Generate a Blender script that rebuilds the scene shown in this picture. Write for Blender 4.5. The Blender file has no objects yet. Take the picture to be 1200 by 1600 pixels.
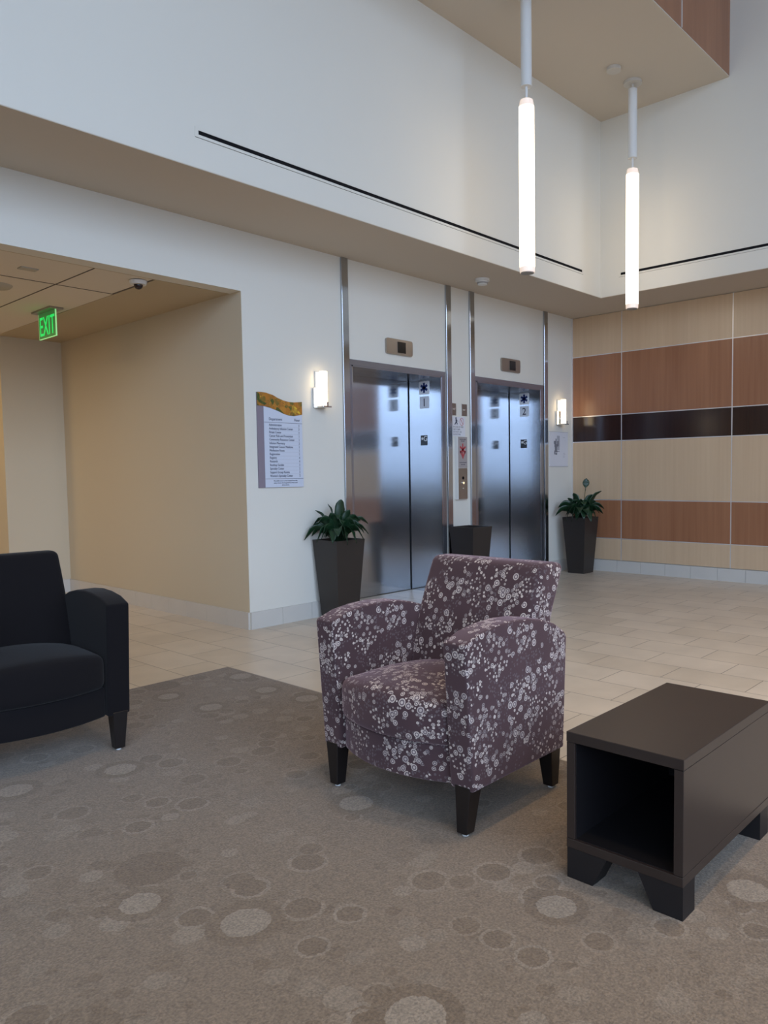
import bpy, bmesh, math, random
from mathutils import Vector, Matrix
C = bpy.context.scene.collection
sc = bpy.context.scene
R = math.radians
random.seed(4)

# ------------------------------------------------------------------ camera
YAW, PITCH, ROLL, FPX = 0.7239, -0.0628, -0.0126, 1196.15
fwd = Vector((math.cos(YAW)*math.cos(PITCH), math.sin(YAW)*math.cos(PITCH), math.sin(PITCH)))
rt = fwd.cross(Vector((0, 0, 1))).normalized()
up = rt.cross(fwd)
r2 = rt*math.cos(ROLL) + up*math.sin(ROLL)
u2 = -rt*math.sin(ROLL) + up*math.cos(ROLL)
cd = bpy.data.cameras.new('camera'); cam = bpy.data.objects.new('camera', cd); C.objects.link(cam)
cd.sensor_width = 36; cd.lens = FPX*36/1600
cd.shift_x = -86.3/1600; cd.shift_y = 14/1600
cd.clip_start = 0.05
m = Matrix((r2, u2, -fwd)).transposed().to_4x4(); m.translation = Vector((0, 0, 1.2))
cam.matrix_world = m
sc.camera = cam

# ------------------------------------------------------------------ world, light, exposure
sc.view_settings.view_transform = 'Standard'
sc.view_settings.look = 'None'
sc.view_settings.exposure = 0.0
sc.view_settings.gamma = 1
sc.view_settings.use_curve_mapping = False
sc.cycles.use_denoising = True
sc.cycles.max_bounces = 10
sc.cycles.diffuse_bounces = 6
sc.cycles.glossy_bounces = 6
sc.cycles.sample_clamp_indirect = 6
SKY = 5.9
w = bpy.data.worlds.new('daylight'); sc.world = w; w.use_nodes = True
nt = w.node_tree; bg = nt.nodes['Background']
tc = nt.nodes.new('ShaderNodeTexCoord'); sp = nt.nodes.new('ShaderNodeSeparateXYZ'); cr = nt.nodes.new('ShaderNodeValToRGB')
nt.links.new(tc.outputs['Generated'], sp.inputs[0]); nt.links.new(sp.outputs['Z'], cr.inputs['Fac'])
e = cr.color_ramp.elements
e[0].position = 0.0; e[0].color = (.42, .42, .42, 1)
e[1].position = 0.8; e[1].color = (1.15, 1.15, 1.15, 1)
k = cr.color_ramp.elements.new(0.12); k.color = (.95, .95, .95, 1)
# the sky is brighter towards -y (open side) and bluer, dimmer towards -x (shaded side)
mr = nt.nodes.new('ShaderNodeMapRange'); nt.links.new(sp.outputs['Y'], mr.inputs[0])
mr.inputs[1].default_value = -.85; mr.inputs[2].default_value = .25
tint = nt.nodes.new('ShaderNodeMix'); tint.data_type = 'RGBA'; nt.links.new(mr.outputs[0], tint.inputs[0])
tint.inputs[6].default_value = (.78, .95, 1.26, 1); tint.inputs[7].default_value = (.26, .36, .55, 1)
mul = nt.nodes.new('ShaderNodeMix'); mul.data_type = 'RGBA'; mul.blend_type = 'MULTIPLY'; mul.inputs[0].default_value = 1
nt.links.new(cr.outputs[0], mul.inputs[6]); nt.links.new(tint.outputs[2], mul.inputs[7])
nt.links.new(mul.outputs[2], bg.inputs['Color']); bg.inputs['Strength'].default_value = SKY

def area(name, loc, rot, sx, sy, power, col, portal=False):
    l = bpy.data.lights.new(name, 'AREA'); l.shape = 'RECTANGLE'; l.size = sx; l.size_y = sy
    l.energy = power; l.color = col
    o = bpy.data.objects.new(name, l); C.objects.link(o); o.location = loc; o.rotation_euler = rot
    if portal: l.cycles.is_portal = True
    return o
XL, YF = -5.5, -6.5            # window wall planes
ZT = 7.4                       # atrium ceiling
# daylight openings (portals guide the sampling of the sky through the windows)
area('window_portal', (XL+.05, (YF-1.0)/2, 3.7), (0, R(-90), 0), 7.0, -1.0-YF-.1, 1, (1, 1, 1), True)
area('window_portal', ((XL+4.1)/2, YF+.05, 3.7), (R(90), 0, 0), 4.1-XL, 7.0, 1, (1, 1, 1), True)
# corridor downlights (off to the left of the opening)
for (x, y) in ((1.3, 6.6), (1.6, 8.6), (1.6, 10.8)):
    area('corridor_lamp', (x, y, 2.57), (0, 0, 0), .35, .35, 13, (1.0, .66, .26) if y < 10 else (.85, .95, 1.0))
# added fill lamps above the frame, to warm the floor and furniture
for (x, y) in ((.4, .6), (2.6, .6), (.4, -1.8), (2.6, -1.8), (5.0, .6), (5.0, -1.8)):
    area('added_warm_fill', (x, y, 7.38), (0, 0, 0), .4, .4, 13, (1.0, .72, .42)).data.spread = R(75)

# ------------------------------------------------------------------ materials
def new_mat(name):
    m_ = bpy.data.materials.new(name); m_.use_nodes = True
    return m_, m_.node_tree, m_.node_tree.nodes['Principled BSDF']
def mat(name, col, rough=.5, metal=0, spec=.5, bump=0, bscale=200, var=0, vscale=3, emit=None, es=0, coat=0):
    m_, n, b = new_mat(name)
    b.inputs['Base Color'].default_value = (*col, 1); b.inputs['Roughness'].default_value = rough
    b.inputs['Metallic'].default_value = metal; b.inputs['Specular IOR Level'].default_value = spec
    b.inputs['Coat Weight'].default_value = coat
    tcn = n.nodes.new('ShaderNodeTexCoord')
    if var:
        no = n.nodes.new('ShaderNodeTexNoise'); no.inputs['Scale'].default_value = vscale; no.inputs['Detail'].default_value = 5
        n.links.new(tcn.outputs['Object'], no.inputs['Vector'])
        mx = n.nodes.new('ShaderNodeMix'); mx.data_type = 'RGBA'
        mx.inputs[6].default_value = (*[c*(1-var) for c in col], 1); mx.inputs[7].default_value = (*[min(1, c*(1+var)) for c in col], 1)
        n.links.new(no.outputs['Fac'], mx.inputs[0]); n.links.new(mx.outputs[2], b.inputs['Base Color'])
    if bump:
        no = n.nodes.new('ShaderNodeTexNoise'); no.inputs['Scale'].default_value = bscale; no.inputs['Detail'].default_value = 3
        n.links.new(tcn.outputs['Object'], no.inputs['Vector'])
        bp = n.nodes.new('ShaderNodeBump'); bp.inputs['Strength'].default_value = bump; bp.inputs['Distance'].default_value = .004
        n.links.new(no.outputs['Fac'], bp.inputs['Height']); n.links.new(bp.outputs[0], b.inputs['Normal'])
    if emit:
        b.inputs['Emission Color'].default_value = (*emit, 1); b.inputs['Emission Strength'].default_value = es
    return m_

class NB:
    """small node builder"""
    def __init__(s, n): s.n = n
    def math(s, op, a, b=None, c=None):
        x = s.n.nodes.new('ShaderNodeMath'); x.operation = op
        for i, v in enumerate((a, b, c)):
            if v is None: continue
            if isinstance(v, (int, float)): x.inputs[i].default_value = v
            else: s.n.links.new(v, x.inputs[i])
        return x.outputs[0]
    def mix(s, f, a, b):
        x = s.n.nodes.new('ShaderNodeMix'); x.data_type = 'RGBA'
        for i, v in ((0, f), (6, a), (7, b)):
            if isinstance(v, (int, float)): x.inputs[i].default_value = v
            elif isinstance(v, tuple): x.inputs[i].default_value = (*v, 1) if len(v) == 3 else v
            else: s.n.links.new(v, x.inputs[i])
        return x.outputs[2]
    def noise(s, vec, scale, detail=3, dim='3D'):
        x = s.n.nodes.new('ShaderNodeTexNoise'); x.noise_dimensions = dim
        x.inputs['Scale'].default_value = scale; x.inputs['Detail'].default_value = detail
        s.n.links.new(vec, x.inputs['Vector']); return x.outputs['Fac']
    def vor(s, vec, scale, rnd=1.0):
        x = s.n.nodes.new('ShaderNodeTexVoronoi'); x.voronoi_dimensions = '2D'; x.feature = 'F1'
        x.inputs['Scale'].default_value = scale; x.inputs['Randomness'].default_value = rnd
        s.n.links.new(vec, x.inputs['Vector'])
        sep = s.n.nodes.new('ShaderNodeSeparateColor'); s.n.links.new(x.outputs['Color'], sep.inputs[0])
        return x.outputs['Distance'], sep.outputs[0], sep.outputs[1], sep.outputs[2], x.outputs['Position']
    def offset(s, vec, v):
        x = s.n.nodes.new('ShaderNodeVectorMath'); x.operation = 'ADD'; s.n.links.new(vec, x.inputs[0]); x.inputs[1].default_value = v
        return x.outputs[0]

def circle_layer(nb, vec, base, scale, rmin, rmax, thr, cscale, ca, cb, cring, seedoff, rnd=.85, strength=1.0, keep=0.0, ringp=.45, rin=.72, core=True):
    core_on = core; v = nb.offset(vec, seedoff)
    d, cr_, cg, cb_, pos = nb.vor(v, scale, rnd)
    r = nb.math('MULTIPLY_ADD', cr_, rmax-rmin, rmin)
    disc = nb.math('LESS_THAN', d, r)
    # cluster mask sampled at the cell centre, so every disc is whole
    cl = nb.math('GREATER_THAN', nb.noise(pos, 1.0/cscale, 1), thr)
    on = nb.math('MULTIPLY', disc, cl)
    if keep: on = nb.math('MULTIPLY', on, nb.math('GREATER_THAN', cb_, keep))
    fill = nb.mix(cg, ca, cb)
    inner = nb.math('LESS_THAN', d, nb.math('MULTIPLY', r, rin))
    core = nb.math('LESS_THAN', d, nb.math('MULTIPLY', r, .38))
    isring = nb.math('GREATER_THAN', cb_, ringp)
    colr = nb.mix(inner, fill, cring)
    if core_on: colr = nb.mix(core, colr, fill)
    col = nb.mix(isring, fill, colr)
    f = nb.math('MULTIPLY', on, strength)
    return nb.mix(f, base, col)

def fabric_mat():
    m_, n, b = new_mat('plum circle fabric'); nb = NB(n)
    uv = n.nodes.new('ShaderNodeTexCoord').outputs['UV']
    base = nb.mix(nb.noise(uv, 5, 2), (.040, .022, .025), (.070, .037, .040))
    gray = (.12, .095, .095); lt = (.56, .48, .42); ltb = (.40, .34, .31); dk = (.085, .062, .07)
    c = circle_layer(nb, uv, base, 88, .20, .40, .50, .10, (.10, .078, .08), gray, dk, (3.1, 1.7, 0), .85, keep=.35)
    c = circle_layer(nb, uv, c, 70, .2, .42, .52, .085, gray, lt, lt, (1.3, 5.1, 0), .85, keep=.35)
    c = circle_layer(nb, uv, c, 46, .26, .40, .51, .12, (.20, .165, .16), lt, dk, (.37, .91, 0), .85, keep=.40)
    c = circle_layer(nb, uv, c, 27, .24, .36, .50, .22, ltb, lt, (.13, .10, .11), (7.7, 2.9, 0), .85, keep=.45)
    n.links.new(c, b.inputs['Base Color'])
    b.inputs['Roughness'].default_value = .85; b.inputs['Specular IOR Level'].default_value = .3
    b.inputs['Sheen Weight'].default_value = .35; b.inputs['Sheen Tint'].default_value = (.8, .55, .6, 1)
    bp = n.nodes.new('ShaderNodeBump'); bp.inputs['Strength'].default_value = .15; bp.inputs['Distance'].default_value = .002
    n.links.new(nb.noise(uv, 900, 2), bp.inputs['Height']); n.links.new(bp.outputs[0], b.inputs['Normal'])
    return m_

def carpet_mat():
    m_, n, b = new_mat('patterned carpet'); nb = NB(n)
    o = n.nodes.new('ShaderNodeTexCoord').outputs['Object']
    wob = n.nodes.new('ShaderNodeTexNoise'); wob.inputs['Scale'].default_value = 60; n.links.new(o, wob.inputs['Vector'])
    sc_ = n.nodes.new('ShaderNodeVectorMath'); sc_.operation = 'SCALE'; n.links.new(wob.outputs['Color'], sc_.inputs[0]); sc_.inputs['Scale'].default_value = .016
    ad = n.nodes.new('ShaderNodeVectorMath'); ad.operation = 'ADD'; n.links.new(o, ad.inputs[0]); n.links.new(sc_.outputs[0], ad.inputs[1])
    v = ad.outputs[0]
    base = nb.mix(nb.noise(o, 2.2, 3), (.172, .130, .088), (.192, .147, .102))
    dk = (.138, .098, .060); md = (.155, .113, .072); lt = (.250, .208, .158); ltb = (.215, .170, .122)
    c = circle_layer(nb, v, base, 19, .25, .44, .50, .22, dk, ltb, md, (3.3, 1.1, 0), .9, .6, keep=.1, ringp=.97)
    c = circle_layer(nb, v, c, 10.5, .28, .46, .46, .30, md, lt, dk, (.3, 4.1, 0), .85, .6, keep=.2, ringp=.90, core=False)
    c = circle_layer(nb, v, c, 6.2, .26, .40, .47, .45, ltb, lt, dk, (5.3, .7, 0), .85, .6, keep=.45, ringp=.45, rin=.78, core=False)
    c = circle_layer(nb, v, c, 2.7, .20, .30, .47, .9, dk, md, lt, (2.45, 1.9, 0), .8, .75, keep=.35, ringp=.45, rin=.62, core=False)
    pile = nb.noise(o, 170, 6)
    cc = n.nodes.new('ShaderNodeMix'); cc.data_type = 'RGBA'; cc.blend_type = 'MULTIPLY'; cc.inputs[0].default_value = 1
    n.links.new(c, cc.inputs[6])
    rr = n.nodes.new('ShaderNodeMapRange'); n.links.new(pile, rr.inputs[0]); rr.inputs[1].default_value = .3; rr.inputs[2].default_value = .7; rr.inputs[3].default_value = .66; rr.inputs[4].default_value = 1.34
    n.links.new(rr.outputs[0], cc.inputs[7]); n.links.new(cc.outputs[2], b.inputs['Base Color'])
    b.inputs['Roughness'].default_value = .95; b.inputs['Specular IOR Level'].default_value = .1
    b.inputs['Sheen Weight'].default_value = .2
    bp = n.nodes.new('ShaderNodeBump'); bp.inputs['Strength'].default_value = .5; bp.inputs['Distance'].default_value = .006
    n.links.new(pile, bp.inputs['Height']); n.links.new(bp.outputs[0], b.inputs['Normal'])
    return m_

def tile_mat():
    m_, n, b = new_mat('porcelain floor tile'); nb = NB(n)
    o = n.nodes.new('ShaderNodeTexCoord').outputs['Object']
    s = n.nodes.new('ShaderNodeSeparateXYZ'); n.links.new(o, s.inputs[0])
    c = n.nodes.new('ShaderNodeCombineXYZ')
    n.links.new(nb.math('SUBTRACT', s.outputs['Y'], 2.19-4.85), c.inputs['X'])
    n.links.new(nb.math('SUBTRACT', s.outputs['X'], 3.54-29.05), c.inputs['Y'])
    br = n.nodes.new('ShaderNodeTexBrick'); n.links.new(c.outputs[0], br.inputs['Vector'])
    br.inputs['Scale'].default_value = 1; br.inputs['Brick Width'].default_value = .485; br.inputs['Row Height'].default_value = .2905
    br.inputs['Mortar Size'].default_value = .0024; br.inputs['Mortar Smooth'].default_value = .2; br.inputs['Bias'].default_value = 0
    br.offset = .5; br.offset_frequency = 2
    br.inputs['Color1'].default_value = (.60, .52, .42, 1); br.inputs['Color2'].default_value = (.66, .58, .48, 1)
    br.inputs['Mortar'].default_value = (.17, .14, .11, 1)
    mo = nb.noise(o, 3.5, 6)
    mx = n.nodes.new('ShaderNodeMix'); mx.data_type = 'RGBA'; mx.blend_type = 'MULTIPLY'; mx.inputs[0].default_value = 1
    rr = n.nodes.new('ShaderNodeMapRange'); n.links.new(mo, rr.inputs[0]); rr.inputs[1].default_value = .3; rr.inputs[2].default_value = .7; rr.inputs[3].default_value = .90; rr.inputs[4].default_value = 1.06
    n.links.new(br.outputs['Color'], mx.inputs[6]); n.links.new(rr.outputs[0], mx.inputs[7])
    n.links.new(mx.outputs[2], b.inputs['Base Color'])
    b.inputs['Roughness'].default_value = .34
    return m_

def wood_mat(name, c1, c2, rough=.35, spec=.5, gs=1.0):
    m_, n, b = new_mat(name); nb = NB(n)
    o = n.nodes.new('ShaderNodeTexCoord').outputs['Object']
    mp = n.nodes.new('ShaderNodeMapping'); mp.inputs['Scale'].default_value = (28*gs, 28*gs, .9); n.links.new(o, mp.inputs['Vector'])
    f = nb.noise(mp.outputs[0], 1, 6)
    mp2 = n.nodes.new('ShaderNodeMapping'); mp2.inputs['Scale'].default_value = (5*gs, 5*gs, .25); n.links.new(o, mp2.inputs['Vector'])
    f2 = nb.noise(mp2.outputs[0], 1, 4)
    ff = nb.math('ADD', nb.math('MULTIPLY', f, .5), nb.math('MULTIPLY', f2, .5))
    rr = n.nodes.new('ShaderNodeMapRange'); n.links.new(ff, rr.inputs[0]); rr.inputs[1].default_value = .35; rr.inputs[2].default_value = .65
    n.links.new(nb.mix(rr.outputs[0], c1, c2), b.inputs['Base Color'])
    b.inputs['Roughness'].default_value = rough; b.inputs['Specular IOR Level'].default_value = spec
    return m_

def steel_mat(name, col=(.47, .49, .52), rough=.13, aniso=.6):
    m_, n, b = new_mat(name)
    b.inputs['Base Color'].default_value = (*col, 1); b.inputs['Metallic'].default_value = 1; b.inputs['Roughness'].default_value = rough
    b.inputs['Anisotropic'].default_value = aniso
    tg = n.nodes.new('ShaderNodeTangent'); tg.direction_type = 'RADIAL'; tg.axis = 'Z'
    n.links.new(tg.outputs[0], b.inputs['Tangent'])
    nb = NB(n); o = n.nodes.new('ShaderNodeTexCoord').outputs['Object']
    mp = n.nodes.new('ShaderNodeMapping'); mp.inputs['Scale'].default_value = (3, 3, 400); n.links.new(o, mp.inputs['Vector'])
    f = nb.noise(mp.outputs[0], 1, 3)
    rr = n.nodes.new('ShaderNodeMapRange'); n.links.new(f, rr.inputs[0]); rr.inputs[3].default_value = rough*.9; rr.inputs[4].default_value = rough*1.15
    n.links.new(rr.outputs[0], b.inputs['Roughness'])
    return m_

def leafphoto_mat():
    m_, n, b = new_mat('autumn leaf print'); nb = NB(n)
    o = n.nodes.new('ShaderNodeTexCoord').outputs['Object']
    x = n.nodes.new('ShaderNodeTexVoronoi'); x.inputs['Scale'].default_value = 22; n.links.new(o, x.inputs['Vector'])
    sp_ = n.nodes.new('ShaderNodeSeparateColor'); n.links.new(x.outputs['Color'], sp_.inputs[0])
    r_ = n.nodes.new('ShaderNodeValToRGB'); e_ = r_.color_ramp.elements
    e_[0].position = 0; e_[0].color = (.04, .06, .01, 1); e_[1].position = 1; e_[1].color = (.75, .50, .04, 1)
    for p_, c_ in ((.2, (.10, .11, .02, 1)), (.4, (.42, .16, .02, 1)), (.65, (.50, .22, .03, 1)), (.8, (.28, .11, .02, 1))):
        q_ = e_.new(p_); q_.color = c_
    f = nb.math('ADD', nb.math('MULTIPLY', sp_.outputs[0], .85), nb.math('MULTIPLY_ADD', nb.noise(o, 40, 4), .6, -.2))
    n.links.new(f, r_.inputs[0]); n.links.new(r_.outputs[0], b.inputs['Base Color']); b.inputs['Roughness'].default_value = .4
    return m_

M = {}
M['paint'] = mat('cream wall paint', (.715, .69, .62), .75, spec=.25, bump=.05, bscale=350, var=.015, vscale=1.5)
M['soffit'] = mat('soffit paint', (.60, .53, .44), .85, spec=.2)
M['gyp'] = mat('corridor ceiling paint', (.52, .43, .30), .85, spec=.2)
M['corrdim'] = mat('wall paint in dim corridor tone', (.58, .505, .375), .8, spec=.2)  # wall paint with the corridor's dimmer, yellower light put into the colour
M['acoustic'] = mat('acoustic ceiling tile', (.74, .67, .57), .9, spec=.1, bump=.3, bscale=500)
M['grid'] = mat('dark ceiling joint', (.12, .10, .08), .8)
M['base'] = mat('pale stone base tile', (.58, .555, .51), .45, var=.06, vscale=4)
M['steel'] = steel_mat('brushed stainless steel')
M['steel_dark'] = steel_mat('stainless frame', (.37, .39, .45), .25)
M['steel_plate'] = mat('satin steel plate', (.42, .38, .34), .35, metal=1)
M['chrome'] = mat('polished chrome', (.75, .74, .72), .15, metal=1)
M['alu'] = mat('anodised aluminium strip', (.78, .76, .76), .35, metal=.6)
M['cream_wood'] = wood_mat('light maple laminate', (.58, .41, .26), (.64, .47, .305), .32)
M['red_wood'] = wood_mat('reddish cherry laminate', (.28, .118, .058), (.37, .170, .086), .30)
M['dark_wood'] = wood_mat('espresso laminate', (.022, .010, .009), (.034, .016, .013), .16)
M['black'] = mat('black plastic', (.012, .012, .013), .45)
M['slot'] = mat('black slot', (.008, .008, .010), .7, spec=.1)
M['white_metal'] = mat('white painted metal', (.74, .74, .72), .4)
M['glow'] = mat('lit white acrylic', (.9, .88, .8), .4, emit=(1.0, .80, .56), es=4.0)
M['glow_cap'] = mat('dim acrylic end', (.85, .82, .76), .5, emit=(1.0, .72, .55), es=.55)
M['cap'] = mat('grey end cap', (.35, .34, .32), .5)
M['sconce_glow'] = mat('lit sconce glass', (.9, .88, .8), .4, emit=(1.0, .77, .47), es=4.5)
M['fabric'] = fabric_mat()
M['blackfabric'] = mat('charcoal upholstery', (.0065, .0055, .0065), .9, spec=.15, bump=.2, bscale=900)
M['blackfabric'].node_tree.nodes['Principled BSDF'].inputs['Sheen Weight'].default_value = .06
M['legwood'] = mat('black stained wood leg', (.008, .006, .006), .35)
M['glide'] = mat('nylon glide', (.6, .6, .58), .4)
M['tablewood'] = mat('espresso table laminate', (.026, .0175, .0145), .34, spec=.5, var=.12, vscale=6)
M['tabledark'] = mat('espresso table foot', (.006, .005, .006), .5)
M['carpet'] = carpet_mat()
M['tile'] = tile_mat()
M['pot'] = mat('dark bronze planter', (.026, .020, .017), .45, var=.1, vscale=8)
M['soil'] = mat('potting soil', (.015, .010, .007), .95, bump=.8, bscale=60)
M['leaf'] = mat('dark green leaf', (.012, .040, .016), .38, spec=.5, var=.35, vscale=12)
M['stem'] = mat('green stem', (.05, .07, .02), .5)
M['sign_white'] = mat('pale sign panel', (.60, .64, .74), .4)
M['sign_mauve'] = mat('mauve sign strip', (.24, .20, .24), .5)
M['leafphoto'] = leafphoto_mat()
M['ink'] = mat('dark print', (.02, .025, .06), .6)
M['paper'] = mat('white notice paper', (.68, .68, .72), .5)
M['mapink'] = mat('grey map print', (.20, .20, .23), .6)
M['maplight'] = mat('light grey map print', (.42, .42, .46), .6)
M['red'] = mat('red print', (.45, .06, .07), .5)
M['blue'] = mat('navy blue print', (.01, .03, .16), .5)
M['placard'] = mat('grey evacuation placard', (.36, .32, .31), .4)
M['badge'] = mat('white badge', (.86, .88, .92), .35)
M['numbadge'] = mat('clear number plate', (.76, .80, .86), .35)
M['darkbadge'] = mat('black badge', (.012, .015, .02), .35)
M['exit_green'] = mat('lit green letters', (.02, .5, .12), .5, emit=(.01, .62, .10), es=1.1)
M['exit_glass'] = mat('edge lit green acrylic', (.10, .36, .12), .2, emit=(.02, .25, .05), es=.25)
M['exit_edge'] = mat('glowing acrylic edge', (.4, .8, .4), .3, emit=(.25, .75, .25), es=.7)
M['camglass'] = mat('tinted camera dome', (.02, .012, .015), .12)
M['button'] = mat('lit call button', (.9, .8, .5), .4, emit=(1, .78, .4), es=1.2)
M['display'] = mat('dark display glass', (.006, .005, .005), .2)
M['ceilwhite'] = mat('ceiling fitting white', (.60, .56, .50), .6)
M['speaker'] = mat('grey speaker grille', (.46, .42, .34), .7)
M['mull'] = mat('aluminium mullion', (.30, .30, .31), .5, metal=.5)
gm, gn, gb = new_mat('window glass')
for nn in list(gn.nodes):
    if nn.type == 'BSDF_PRINCIPLED': gn.nodes.remove(nn)
tr = gn.nodes.new('ShaderNodeBsdfTransparent'); gl = gn.nodes.new('ShaderNodeBsdfGlossy'); ms = gn.nodes.new('ShaderNodeMixShader')
gl.inputs['Roughness'].default_value = .02; ms.inputs[0].default_value = .06; tr.inputs[0].default_value = (.95, .98, 1, 1)
gn.links.new(tr.outputs[0], ms.inputs[1]); gn.links.new(gl.outputs[0], ms.inputs[2])
gn.links.new(ms.outputs[0], [x for x in gn.nodes if x.type == 'OUTPUT_MATERIAL'][0].inputs[0])
M['glass'] = gm

# ------------------------------------------------------------------ mesh helpers
def box_uv(me):
    """box-projected UVs in metres, one offset per facing"""
    uvl = me.uv_layers.new(name='UVMap')
    for p in me.polygons:
        n_ = p.normal; a = [abs(v) for v in n_]; ax = a.index(max(a)); sg = 1 if n_[ax] > 0 else 0
        off = ax*2.37 + sg*1.13
        for li in p.loop_indices:
            c = me.vertices[me.loops[li].vertex_index].co
            if ax == 0: u_, v_ = c.y, c.z
            elif ax == 1: u_, v_ = c.x, c.z
            else: u_, v_ = c.x, c.y
            uvl.data[li].uv = (u_+off, v_+off*.7)
def link(name, bm, m_, parent=None, smooth=False, uv=False):
    me = bpy.data.meshes.new(name)
    bmesh.ops.recalc_face_normals(bm, faces=bm.faces[:])
    bm.to_mesh(me); bm.free()
    if isinstance(m_, (list, tuple)):
        for q_ in m_: me.materials.append(q_)
    else: me.materials.append(m_)
    if smooth:
        for p in me.polygons: p.use_smooth = True
        if smooth is not True: me.set_sharp_from_angle(angle=R(smooth))
    if uv: box_uv(me)
    o = bpy.data.objects.new(name, me); C.objects.link(o)
    if parent: o.parent = parent
    return o
def add_box(bm, a, b, mi=0):
    x0, y0, z0 = a; x1, y1, z1 = b
    vs = [bm.verts.new(p) for p in ((x0, y0, z0), (x1, y0, z0), (x1, y1, z0), (x0, y1, z0), (x0, y0, z1), (x1, y0, z1), (x1, y1, z1), (x0, y1, z1))]
    for f in ((0, 3, 2, 1), (4, 5, 6, 7), (0, 1, 5, 4), (1, 2, 6, 5), (2, 3, 7, 6), (3, 0, 4, 7)):
        fc = bm.faces.new([vs[i] for i in f]); fc.material_index = mi
    return vs
def boxes(name, lst, m_, parent=None, bev=0, seg=2):
    bm = bmesh.new()
    for a, b in lst: add_box(bm, a, b)
    if bev: bmesh.ops.bevel(bm, geom=bm.edges[:], offset=bev, segments=seg, affect='EDGES', profile=.5)
    return link(name, bm, m_, parent)
def bx(name, a, b, m_, parent=None, bev=0, seg=2): return boxes(name, [(a, b)], m_, parent, bev, seg)
def add_cyl(bm, p0, p1, r0, r1=None, n=24, caps=True, rounded=0):
    if r1 is None: r1 = r0
    p0 = Vector(p0); p1 = Vector(p1); d = (p1-p0).normalized()
    a = d.orthogonal().normalized(); b = d.cross(a)
    st = [(p0, r0), (p1, r1)]
    if rounded:
        st = []
        for i in range(5):
            t = i/4*math.pi/2; st.append((p0+d*rounded*(1-math.sin(t)), r0-rounded*(1-math.cos(math.pi/2-t)) if False else r0-rounded*(1-math.sin(t)) ))
        for i in range(5):
            t = i/4*math.pi/2; st.append((p1-d*rounded*(1-math.sin(t)), r1-rounded*(1-math.cos(t))))
        st = [(p0+d*rounded*(1-math.cos(i/4*math.pi/2)), r0-rounded*(1-math.sin(i/4*math.pi/2))) for i in range(5)] + \
             [(p1-d*rounded*(1-math.cos((4-i)/4*math.pi/2)), r1-rounded*(1-math.sin((4-i)/4*math.pi/2))) for i in range(5)]
    rings = []
    for c, r in st:
        rings.append([bm.verts.new(c+a*r*math.cos(2*math.pi*i/n)+b*r*math.sin(2*math.pi*i/n)) for i in range(n)])
    for q0, q1 in zip(rings, rings[1:]):
        for i in range(n): bm.faces.new((q0[i], q0[(i+1) % n], q1[(i+1) % n], q1[i]))
    if caps:
        bm.faces.new(rings[0][::-1]); bm.faces.new(rings[-1])
def cyl(name, p0, p1, r, m_, parent=None, r1=None, n=24, rounded=0):
    bm = bmesh.new(); add_cyl(bm, p0, p1, r, r1, n, rounded=rounded); return link(name, bm, m_, parent, smooth=50)
def prism(bm, pts, off):
    """pts: 3D polygon, off: extrusion vector"""
    off = Vector(off); a = [bm.verts.new(p) for p in pts]; b = [bm.verts.new(Vector(p)+off) for p in pts]
    n = len(pts); bm.faces.new(a[::-1]); bm.faces.new(b)
    for i in range(n): bm.faces.new((a[i], a[(i+1) % n], b[(i+1) % n], b[i]))
def rbox(dims, r, n, deform=None):
    """rounded box, n = divisions per axis, dims = half sizes; deform maps a point to a point"""
    bm = bmesh.new(); h = Vector(dims)
    cache = {}
    def vert(p):
        key = tuple(round(c, 6) for c in p)
        if key not in cache:
            P = Vector((p[0]*h.x, p[1]*h.y, p[2]*h.z))
            q = Vector([max(-h[i]+r, min(h[i]-r, P[i])) for i in range(3)])
            d = P-q
            if d.length > 1e-9: P = q+d.normalized()*r
            if deform: P = Vector(deform(P, p))
            cache[key] = bm.verts.new(P)
        return cache[key]
    def axis_pts(k):
        hk = h[k]; e_ = r/hk  # extra divisions in the rounding
        L = [-1, -1+e_*.25, -1+e_*.6, -1+e_]
        inner = [-1+e_+(2-2*e_)*i/n[k] for i in range(1, n[k])]
        return L + inner + [1-e_, 1-e_*.6, 1-e_*.25, 1]
    A = [axis_pts(k) for k in range(3)]
    for ax in range(3):
        o1, o2 = [k for k in range(3) if k != ax]
        for s in (-1, 1):
            for i in range(len(A[o1])-1):
                for j in range(len(A[o2])-1):
                    q = []
                    for (ii, jj) in ((i, j), (i+1, j), (i+1, j+1), (i, j+1)):
                        p = [0, 0, 0]; p[ax] = s; p[o1] = A[o1][ii]; p[o2] = A[o2][jj]; q.append(vert(p))
                    try: bm.faces.new(q)
                    except ValueError: pass
    return bm
def thing(name, label, cat, loc=(0, 0, 0), rotz=0, group=None):
    o = bpy.data.objects.new(name, None); C.objects.link(o); o.empty_display_size = .1
    o.location = loc; o.rotation_euler = (0, 0, rotz); o['label'] = label; o['category'] = cat
    if group: o['group'] = group
    return o
def tag(o, label, cat, group=None):
    o['label'] = label; o['category'] = cat
    if group: o['group'] = group
    return o
def struct(o): o['kind'] = 'structure'; return o
def dup(root, loc, label, group=None):
    r_ = root.copy(); C.objects.link(r_); r_.location = loc; r_['label'] = label
    if group: r_['group'] = group
    for ch in list(root.children):
        c_ = ch.copy(); C.objects.link(c_); c_.parent = r_
        for g in ch.children:
            d_ = g.copy(); C.objects.link(d_); d_.parent = c_
    return r_
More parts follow.
